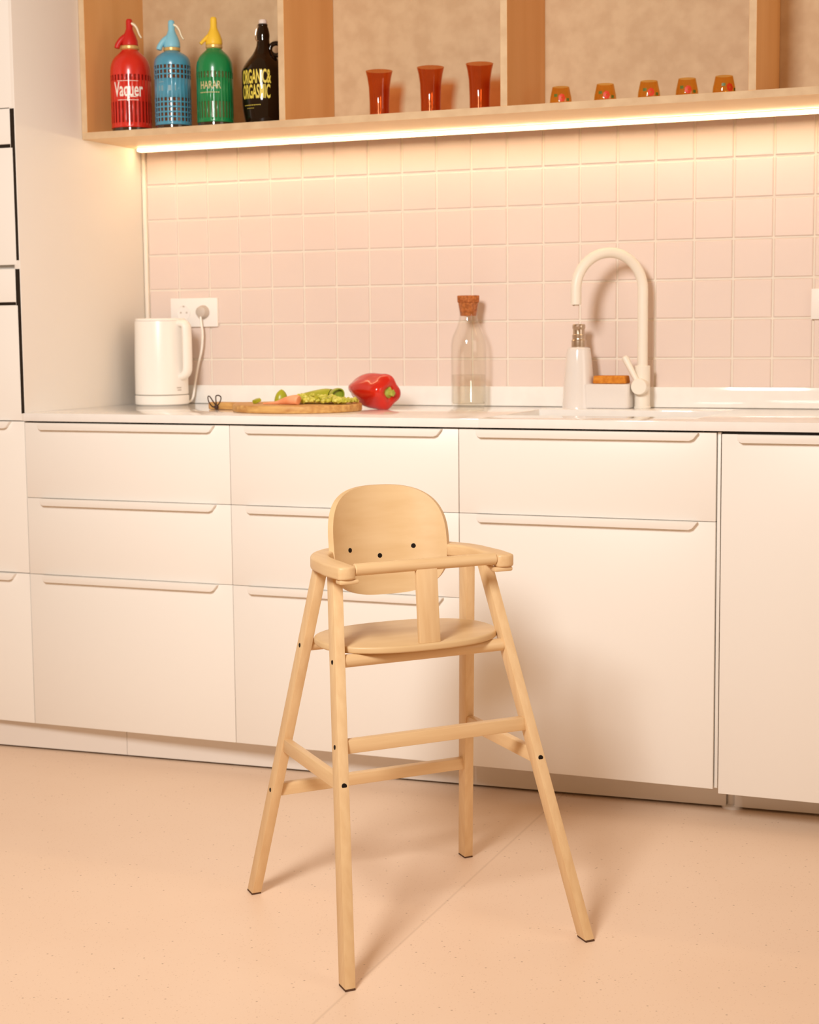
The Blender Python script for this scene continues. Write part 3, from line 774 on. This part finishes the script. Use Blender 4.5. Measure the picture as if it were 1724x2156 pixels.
bm = bmesh.new(); chunk(bm, (.5690, .205, TOPZ+.0060), .0150, rnd); chunk(bm, (.5745, .204, TOPZ+.0068), .0110, rnd)
tag(obj('pepper_scrap', bm, M_GREENPEP), 'small single scrap of green pepper near the board handle', 'pepper')
# red bell pepper on its side
pp = thing('bell_pepper', 'whole red bell pepper lying beside the cutting board', 'pepper', (.8290, .3650, .9004), 0)
axis = Vector((.92, -.38, -.07)).normalized()
Mq = axis.to_track_quat('Z', 'Y').to_matrix()
def lobes(a, z):
    w = .55+.45*min(1, abs(z)/.055)
    return 1+.105*w*cos(4*a+.5)+.03*cos(2*a+1)
prof = smooth_path([(0, -.089), (.006, -.0895), (.014, -.083), (.0265, -.066), (.0385, -.038), (.0440, -.008), (.0440, .020), (.0442, .038), (.0405, .052), (.0310, .0595), (.0200, .0585), (.0125, .0530), (0, .0505)], 5)
bm = bmesh.new(); lathe(bm, prof, 64, (0, 0, .0470), Mq, mod=lobes)
obj('pepper_body', bm, M_BELL, pp)
bm = bmesh.new()
lathe(bm, smooth_path([(0, .0490), (.0130, .0495), (.0145, .0535), (.0090, .0570), (.0078, .0610), (.0074, .0660), (.0080, .0690), (0, .0695)], 3), 20, (0, 0, .0470), Mq, mod=lambda a, z: 1+.10*cos(5*a))
obj('stem', bm, M_STEM, pp)

# ------------------------------------------------------------------ high chair
TH, TH2 = .8572, .7870; DL = TH2-TH
hc = thing('high_chair', 'pale wooden child high chair with a rounded backrest standing on the floor', 'high chair', (1.3911, -.7648, 0), TH)
def sk_(p): return (p[0]-sin(DL)*p[1], cos(DL)*p[1], p[2])       # slightly out-of-square frame
B_, C_, K_, MF, MB = .2387, .2633, .1254, .3837, .2896
LW, LD, LT = .0196, .0328, .667
def legc(sx, sy, z): return (sx*(B_-K_*z), -(C_-MF*z) if sy < 0 else (C_-MB*z))
def apply_skew(bm):
    for v in bm.verts: v.co = Vector(sk_(v.co))
def cobj(name, bm, m, parent=hc, **k):
    apply_skew(bm); return obj(name, bm, m, parent, **k)
def bolt(parent, p, nrm, r=.0042):
    bm = bmesh.new(); M = Vector(nrm).to_track_quat('Z', 'Y').to_matrix()
    lathe(bm, [(0, -.002), (r, -.002), (r, .0004), (r*.9, .0009), (0, .0010)], 18, p, M)
    return cobj('bolt', bm, M_BOLT, parent)
for sx, sy in ((-1, -1), (1, -1), (-1, 1), (1, 1)):
    bm = bmesh.new()
    def shear(c, sx=sx, sy=sy):
        o = legc(sx, sy, c.z); return (c.x+o[0], c.y+o[1], c.z)
    box(bm, -LW/2, LW/2, -LD/2, LD/2, .003, LT, .0016, 2, fn=shear)
    lg = cobj('leg', bm, M_BEECH_Z)
    bm = bmesh.new(); box(bm, -LW/2+.0004, LW/2-.0004, -LD/2+.0004, LD/2-.0004, 0, .003, 0, fn=shear); cobj('foot_pad', bm, M_PAD, lg)
    if sy < 0:
        o = legc(sx, sy, .317); bolt(lg, (o[0], o[1]-LD/2, .317), (0, -1, 0), .0050)
        for z in (.517, .377): o = legc(sx, sy, z); bolt(lg, (o[0]+sx*LW/2, o[1], z), (sx, 0, 0))
    else:
        for z in (.517, .221): o = legc(sx, sy, z); bolt(lg, (o[0]+sx*LW/2, o[1], z), (sx, 0, 0))
# dowels carrying the seat
for sy in (-1, 1):
    o = legc(1, sy, .517); xx = o[0]-LW/2+.002
    bm = bmesh.new(); dowel(bm, (-xx, o[1], .517), (xx, o[1], .517), .0118); cobj('seat_rail', bm, M_BEECH_X)
# footrest, low rear bar and side bars (flat sections)
o = legc(1, -1, .377); bm = bmesh.new(); xx = o[0]-LW/2+.002; box(bm, -xx, xx, o[1]-.009, o[1]+.009, .3640, .3885, .002); cobj('footrest', bm, M_BEECH_X)
o = legc(1, 1, .221); bm = bmesh.new(); xx = o[0]-LW/2+.002; box(bm, -xx, xx, o[1]-.009, o[1]+.009, .2090, .2325, .002); cobj('stretcher', bm, M_BEECH_X)
for sx in (-1, 1):
    f = legc(sx, -1, .317); b = legc(sx, 1, .317)
    bm = bmesh.new(); box(bm, f[0]-.0075, f[0]+.0075, f[1]+LD/2-.004, b[1]-LD/2+.004, .3040, .3300, .002); cobj('stretcher', bm, M_BEECH_Y)
# seat
bm = bmesh.new(); poly = []
for k in range(96):
    a = 2*pi*k/96; n = 2.35; ca, sa = cos(a), sin(a)
    poly.append((.1790*math.copysign(abs(ca)**(2/n), ca), .019+.1265*math.copysign(abs(sa)**(2/n), sa)))
prism(bm, poly, .5288, .5415, 'z', .0035, 3); cobj('seat', bm, M_BEECH_P, angle=60)
# armrest: U ring round the back with two straight arms
AZ0, AZ1 = .6665, .6905
bm = bmesh.new(); poly = []
RO, RI, CYA = .1800, .1430, .028
for k in range(33): a = pi*k/32; poly.append((RO*cos(a), CYA+RO*.955*sin(a)))
def arm_end(s):
    e = []; xo, xi, yt = s*.1785, s*.1440, -.097; xm = (xo+xi)/2; rr = abs(xo-xi)/2
    e.append((s*.1835, -.03))
    for k in range(13): a = pi*k/12; e.append((xm+s*rr*cos(a), yt-rr*.55*sin(a)+.012))
    e.append((s*.1430, -.03)); return e
poly += arm_end(-1)
for k in range(33): a = pi-pi*k/32; poly.append((RI*cos(a), CYA+RI*.955*sin(a)))
poly += arm_end(1)[::-1]
prism(bm, poly, AZ0, AZ1, 'z', .0045, 3); cobj('armrest', bm, M_BEECH_Y, angle=60)
# front guard bar with flat tongues under the arms
bm = bmesh.new(); dowel(bm, (-.1440, -.078, .6825), (.1440, -.078, .6825), .0112, ch=.002); gb = cobj('guard_bar', bm, M_BEECH_X)
for s in (-1, 1):
    bm = bmesh.new(); box(bm, min(s*.138, s*.176), max(s*.138, s*.176), -.090, -.066, .6585, .6668, .003); cobj('tongue', bm, M_BEECH_X, gb)
# crotch post
bm = bmesh.new()
def post(c):
    t = (c.z-.5405)/(.676-.5405); return (c.x, c.y-.0935+.0135*t, c.z)
box(bm, -.0225, .0195, -.006, .006, .5412, .6765, .0018, fn=post); cobj('crotch_post', bm, M_BEECH_Z)
# backrest: curved rounded plate
RC, CYB = .165, .1510-.165
def back_pt(x, z, off):
    a = x/RC; lean = .030*(z-.68)/.1
    return Vector(((RC+off)*sin(a), CYB+(RC+off)*cos(a)+lean*0.6, z))
bm = bmesh.new(); NX, NZ = 28, 28; HW, Z0, Z1 = .1310, .5960, .8050
def sq(u, v):   # square -> superellipse-ish plate, wider low than high
    zc, hz = (Z0+Z1)/2, (Z1-Z0)/2
    n = 2.65
    r = max(abs(u), abs(v))
    if r < 1e-9: return (0, zc)
    d = (abs(u)**n+abs(v)**n)**(1/n)
    u2, v2 = u*r/d, v*r/d
    return (.0088+HW*u2, zc+hz*v2)
grid = {}
for side, off in ((0, 0.0), (1, .0115)):
    for i in range(NX+1):
        for j in range(NZ+1):
            x, z = sq(-1+2*i/NX, -1+2*j/NZ); grid[side, i, j] = bm.verts.new(back_pt(x, z, off))
for i in range(NX):
    for j in range(NZ):
        bm.faces.new((grid[0, i, j], grid[0, i+1, j], grid[0, i+1, j+1], grid[0, i, j+1]))
        bm.faces.new((grid[1, i, j], grid[1, i, j+1], grid[1, i+1, j+1], grid[1, i+1, j]))
rim = [(i, 0) for i in range(NX)]+[(NX, j) for j in range(NZ)]+[(i, NZ) for i in range(NX, 0, -1)]+[(0, j) for j in range(NZ, 0, -1)]
for k in range(len(rim)):
    a, b = rim[k], rim[(k+1) % len(rim)]
    bm.faces.new((grid[0, a[0], a[1]], grid[1, a[0], a[1]], grid[1, b[0], b[1]], grid[0, b[0], b[1]]))
br = cobj('backrest', bm, M_BEECH_P, angle=50)
for x, z in ((-.0700, .6860), (.0700, .6860), (0.0, .6700)):
    p = back_pt(x, z, 0); a = x/RC; bolt(br, p, (-sin(a), -cos(a), 0), .0048)
